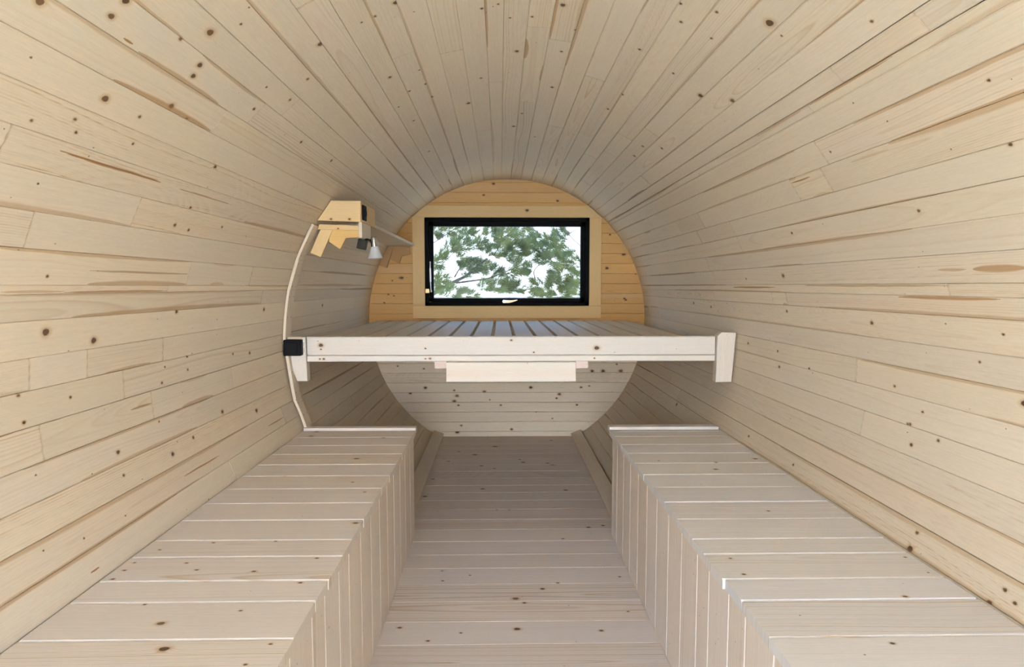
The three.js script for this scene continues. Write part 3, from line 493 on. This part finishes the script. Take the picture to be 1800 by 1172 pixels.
  mesh('cable', new THREE.TubeGeometry(new THREE.CatmullRomCurve3([V(-0.03, -0.034, -0.005), V(-0.045, -0.036, -0.008), V(-0.054, -0.038, -0.012)]), 10, 0.0035, 8), darkPlastic, sw);
  const pad = mesh('backing_block', barGeo(-0.043, -0.037, 0.044, 0.042, -0.0200, -0.0178, 0.0008), sheets[0].mat, sw);
}

// ---------------------------------------------------------------- outside: ground and pine branches beyond the window
{
  const g = new THREE.PlaneGeometry(160, 160, 60, 60); g.rotateX(-Math.PI / 2); g.translate(0, -0.5, -10);
  const p = g.attributes.position, r = rngOf(9); for (let i = 0; i < p.count; i++) { const d = Math.hypot(p.getX(i), p.getZ(i)); p.setY(i, -0.5 + (d > 12 ? (r() - 0.5) * 0.5 : 0)); } g.computeVertexNormals();
  const N = 256, d = new Uint8Array(N * N * 4); for (let i = 0; i < N * N; i++) { const v = 0.8 + 0.4 * r(), q = r(); d[i * 4] = 172 * v; d[i * 4 + 1] = 165 * v; d[i * 4 + 2] = 152 * v; d[i * 4 + 3] = 255; }
  const t = new THREE.DataTexture(d, N, N); t.colorSpace = THREE.SRGBColorSpace; t.wrapS = t.wrapT = THREE.RepeatWrapping; t.repeat.set(50, 50); t.magFilter = THREE.LinearFilter; t.needsUpdate = true;
  const m = mesh('ground', g, new THREE.MeshStandardMaterial({ map: t, roughness: 1 }), scene); m.userData = { kind: 'structure', label: 'dry sandy ground outside the barrel' };
}
{
  const g = new THREE.PlaneGeometry(150, 70, 90, 42); g.rotateX(-Math.PI / 2); g.translate(0, -0.46, -46);
  const p = g.attributes.position, r = rngOf(12); for (let i = 0; i < p.count; i++) p.setY(i, -0.46 + 0.22 * r() * Math.min(1, (-10 - p.getZ(i)) / 8)); g.computeVertexNormals();
  const N = 256, d = new Uint8Array(N * N * 4); for (let i = 0; i < N * N; i++) { const v = 0.6 + 0.8 * r(), q = r(); d[i * 4] = (78 + 22 * q) * v; d[i * 4 + 1] = (84 + 6 * q) * v; d[i * 4 + 2] = (66 + 24 * q) * v; d[i * 4 + 3] = 255; }
  const t = new THREE.DataTexture(d, N, N); t.colorSpace = THREE.SRGBColorSpace; t.wrapS = t.wrapT = THREE.RepeatWrapping; t.repeat.set(30, 14); t.magFilter = THREE.LinearFilter; t.needsUpdate = true;
  mesh('field', g, new THREE.MeshStandardMaterial({ map: t, roughness: 1 }), scene).userData = { kind: 'structure', label: 'low green heath beyond the pines' };
}
{
  const pine = thing('pine_tree', 'pine tree with long green needles seen through the window', 'tree', [0, 0, 0]);
  const bark = new THREE.MeshStandardMaterial({ color: new THREE.Color().setRGB(0.20, 0.155, 0.12), roughness: 0.95 });
  const radii = [0.038, 0.011, 0.009, 0.01, 0.008, 0.007, 0.009, 0.009, 0.013, 0.008, 0.006, 0.006];
  const trunk = [V(-2.4, -0.6, -8.3), V(-2.35, 1.2, -8.25), V(-2.45, 3.4, -8.3), V(-2.4, 6, -8.2)], trunkR = [V(2.6, -0.6, -8.6), V(2.55, 1.5, -8.5), V(2.65, 3.6, -8.6), V(2.6, 6.2, -8.5)];
  function limb(pts, r0, r1, name) {
    const c = new THREE.CatmullRomCurve3(pts), n = 20, g = new THREE.TubeGeometry(c, n, 1, 8), p = g.attributes.position, rr = rngOf(pts.length * 7 + Math.round(r0 * 1e4));
    for (let i = 0; i <= n; i++) { const q = c.getPointAt(i / n), s = (r0 + (r1 - r0) * i / n) * (0.9 + 0.2 * rr()); for (let j = 0; j <= 8; j++) { const k = i * 9 + j; p.setXYZ(k, q.x + (p.getX(k) - q.x) * s, q.y + (p.getY(k) - q.y) * s, q.z + (p.getZ(k) - q.z) * s); } }
    g.computeVertexNormals(); return mesh(name, g, bark, pine);
  }
  limb(trunk, 0.16, 0.09, 'trunk');
  const second = thing('pine_tree', 'pine tree whose branches reach in from the right of the window', 'tree', [0, 0, 0]);
  const tr2 = limb(trunkR, 0.17, 0.1, 'trunk'); second.add(tr2);
  BRANCHES.forEach((b, i) => {
    const pts = triples(b).map((q) => V(...q)), right = i >= 6;
    if (pts.length > 2 && (i === 0 || i === 2 || i === 3 || i === 5 || i === 6 || i === 7 || i === 8)) pts.unshift(V(right ? 2.55 : -2.36, pts[0].y + (pts[0].y - pts[1].y) * 1.4 + (right ? 0.1 : -0.1), right ? -8.5 : -8.25));
    const m = limb(pts, radii[i] * (pts.length > 4 ? 1.15 : 1), radii[i] * 0.35, 'branch'); if (right) second.add(m);
  });
  // tufts of needles: a shoot with needles all round
  const tuft = (seed, n, len) => {
    const r = rngOf(seed), pos = [];
    for (let i = 0; i < n; i++) {
      const t = r(), base = V((r() - 0.5) * 0.004, t * 0.07, (r() - 0.5) * 0.004), az = r() * 6.283, open = 0.35 + 0.75 * r() * (1 - 0.5 * t), l = len * (0.7 + 0.5 * r());
      const d = V(Math.cos(az) * Math.sin(open), Math.cos(open), Math.sin(az) * Math.sin(open)), tip = base.clone().addScaledVector(d, l), s = V(-Math.sin(az), 0.2 * (r() - 0.5), Math.cos(az)).multiplyScalar(0.0015), u = d.clone().cross(s).normalize().multiplyScalar(0.0015);
      const midp = base.clone().lerp(tip, 0.5).add(V(0, -0.004 * r(), 0));
      for (const w of [s, u]) pos.push(base.x - w.x, base.y - w.y, base.z - w.z, base.x + w.x, base.y + w.y, base.z + w.z, midp.x + w.x, midp.y + w.y, midp.z + w.z, base.x - w.x, base.y - w.y, base.z - w.z, midp.x + w.x, midp.y + w.y, midp.z + w.z, midp.x - w.x, midp.y - w.y, midp.z - w.z, midp.x - w.x, midp.y - w.y, midp.z - w.z, midp.x + w.x, midp.y + w.y, midp.z + w.z, tip.x, tip.y, tip.z);
    }
    const g = new THREE.BufferGeometry(); g.setAttribute('position', new THREE.Float32BufferAttribute(pos, 3)); g.computeVertexNormals(); return g;
  };
  const needleMat = new THREE.MeshPhysicalMaterial({ color: 0xffffff, roughness: 0.75, transmission: 0.35, thickness: 0, side: THREE.DoubleSide });
  const G = [tuft(1, 40, 0.09), tuft(2, 32, 0.075), tuft(3, 26, 0.10)];
  const rr = rngOf(31), lists = [[[], [], []], [[], [], []]], cols = [[[], [], []], [[], [], []]];
  const add = (x, y, z, dir, s, tone) => {
    const w = x > 0.25 ? 1 : 0, k = Math.floor(rr() * 3), q = new THREE.Quaternion().setFromUnitVectors(UY, dir.normalize()), m = new THREE.Matrix4().compose(V(x, y, z), q, V(s, s, s));
    lists[w][k].push(m); const v = 0.75 + 0.5 * rr(); cols[w][k].push(new THREE.Color().setRGB((0.24 + 0.15 * tone) * v, (0.27 + 0.13 * tone) * v, (0.11 + 0.04 * tone) * v));
  };
  for (const [x, y, z, rx, ry] of triples(TUFTS, 5)) {
    const n = Math.round(14 + 1700 * rx * ry), side = x < 0.2 ? 1 : -1, lean = (rr() - 0.5) * 0.8, tone = y < 1.25 ? 0.5 + 0.6 * rr() : 0.25 + 0.6 * rr();
    for (let i = 0; i < n; i++) {
      const a = rr() * 6.283, q = Math.sqrt(rr()) * 0.95;
      add(x + Math.cos(a) * q * rx - side * 0.02, y + Math.sin(a) * q * ry - 0.03, z + (rr() - 0.5) * 0.5, V(side * (0.7 + 0.5 * (rr() - 0.5)) + Math.cos(a) * 0.5, 0.35 + lean + Math.sin(a) * 0.55, (rr() - 0.5) * 1.1), 0.75 + 0.4 * rr(), tone);
    }
  }
  // the crowns go on above and beside what the window shows
  for (let i = 0; i < 1500; i++) { const l = rr() < 0.5, a = rr() * 6.283, q = Math.sqrt(rr()) * 1.3; const y = 2.1 + rr() * 3.2; add((l ? -2.4 : 2.6) + Math.cos(a) * q * (l ? 1 : 1), y, -8.3 + Math.sin(a) * q, V(Math.cos(a), 0.6, Math.sin(a)), 1.2 + rr(), 0.4 + 0.4 * rr()); }
  [pine, second].forEach((tree, w) => G.forEach((g, k) => {
    const L = lists[w][k], im = shade(new THREE.InstancedMesh(g, needleMat, L.length)); im.name = numbered('needles'); im.userData.kind = 'stuff';
    L.forEach((m, i) => { im.setMatrixAt(i, m); im.setColorAt(i, cols[w][k][i]); }); tree.add(im);
  }));
}

console.log('sheets', sheets.length, 'planks', ceiling.children.length, wallLeft.children.length, wallRight.children.length);
renderer.render(scene, camera);
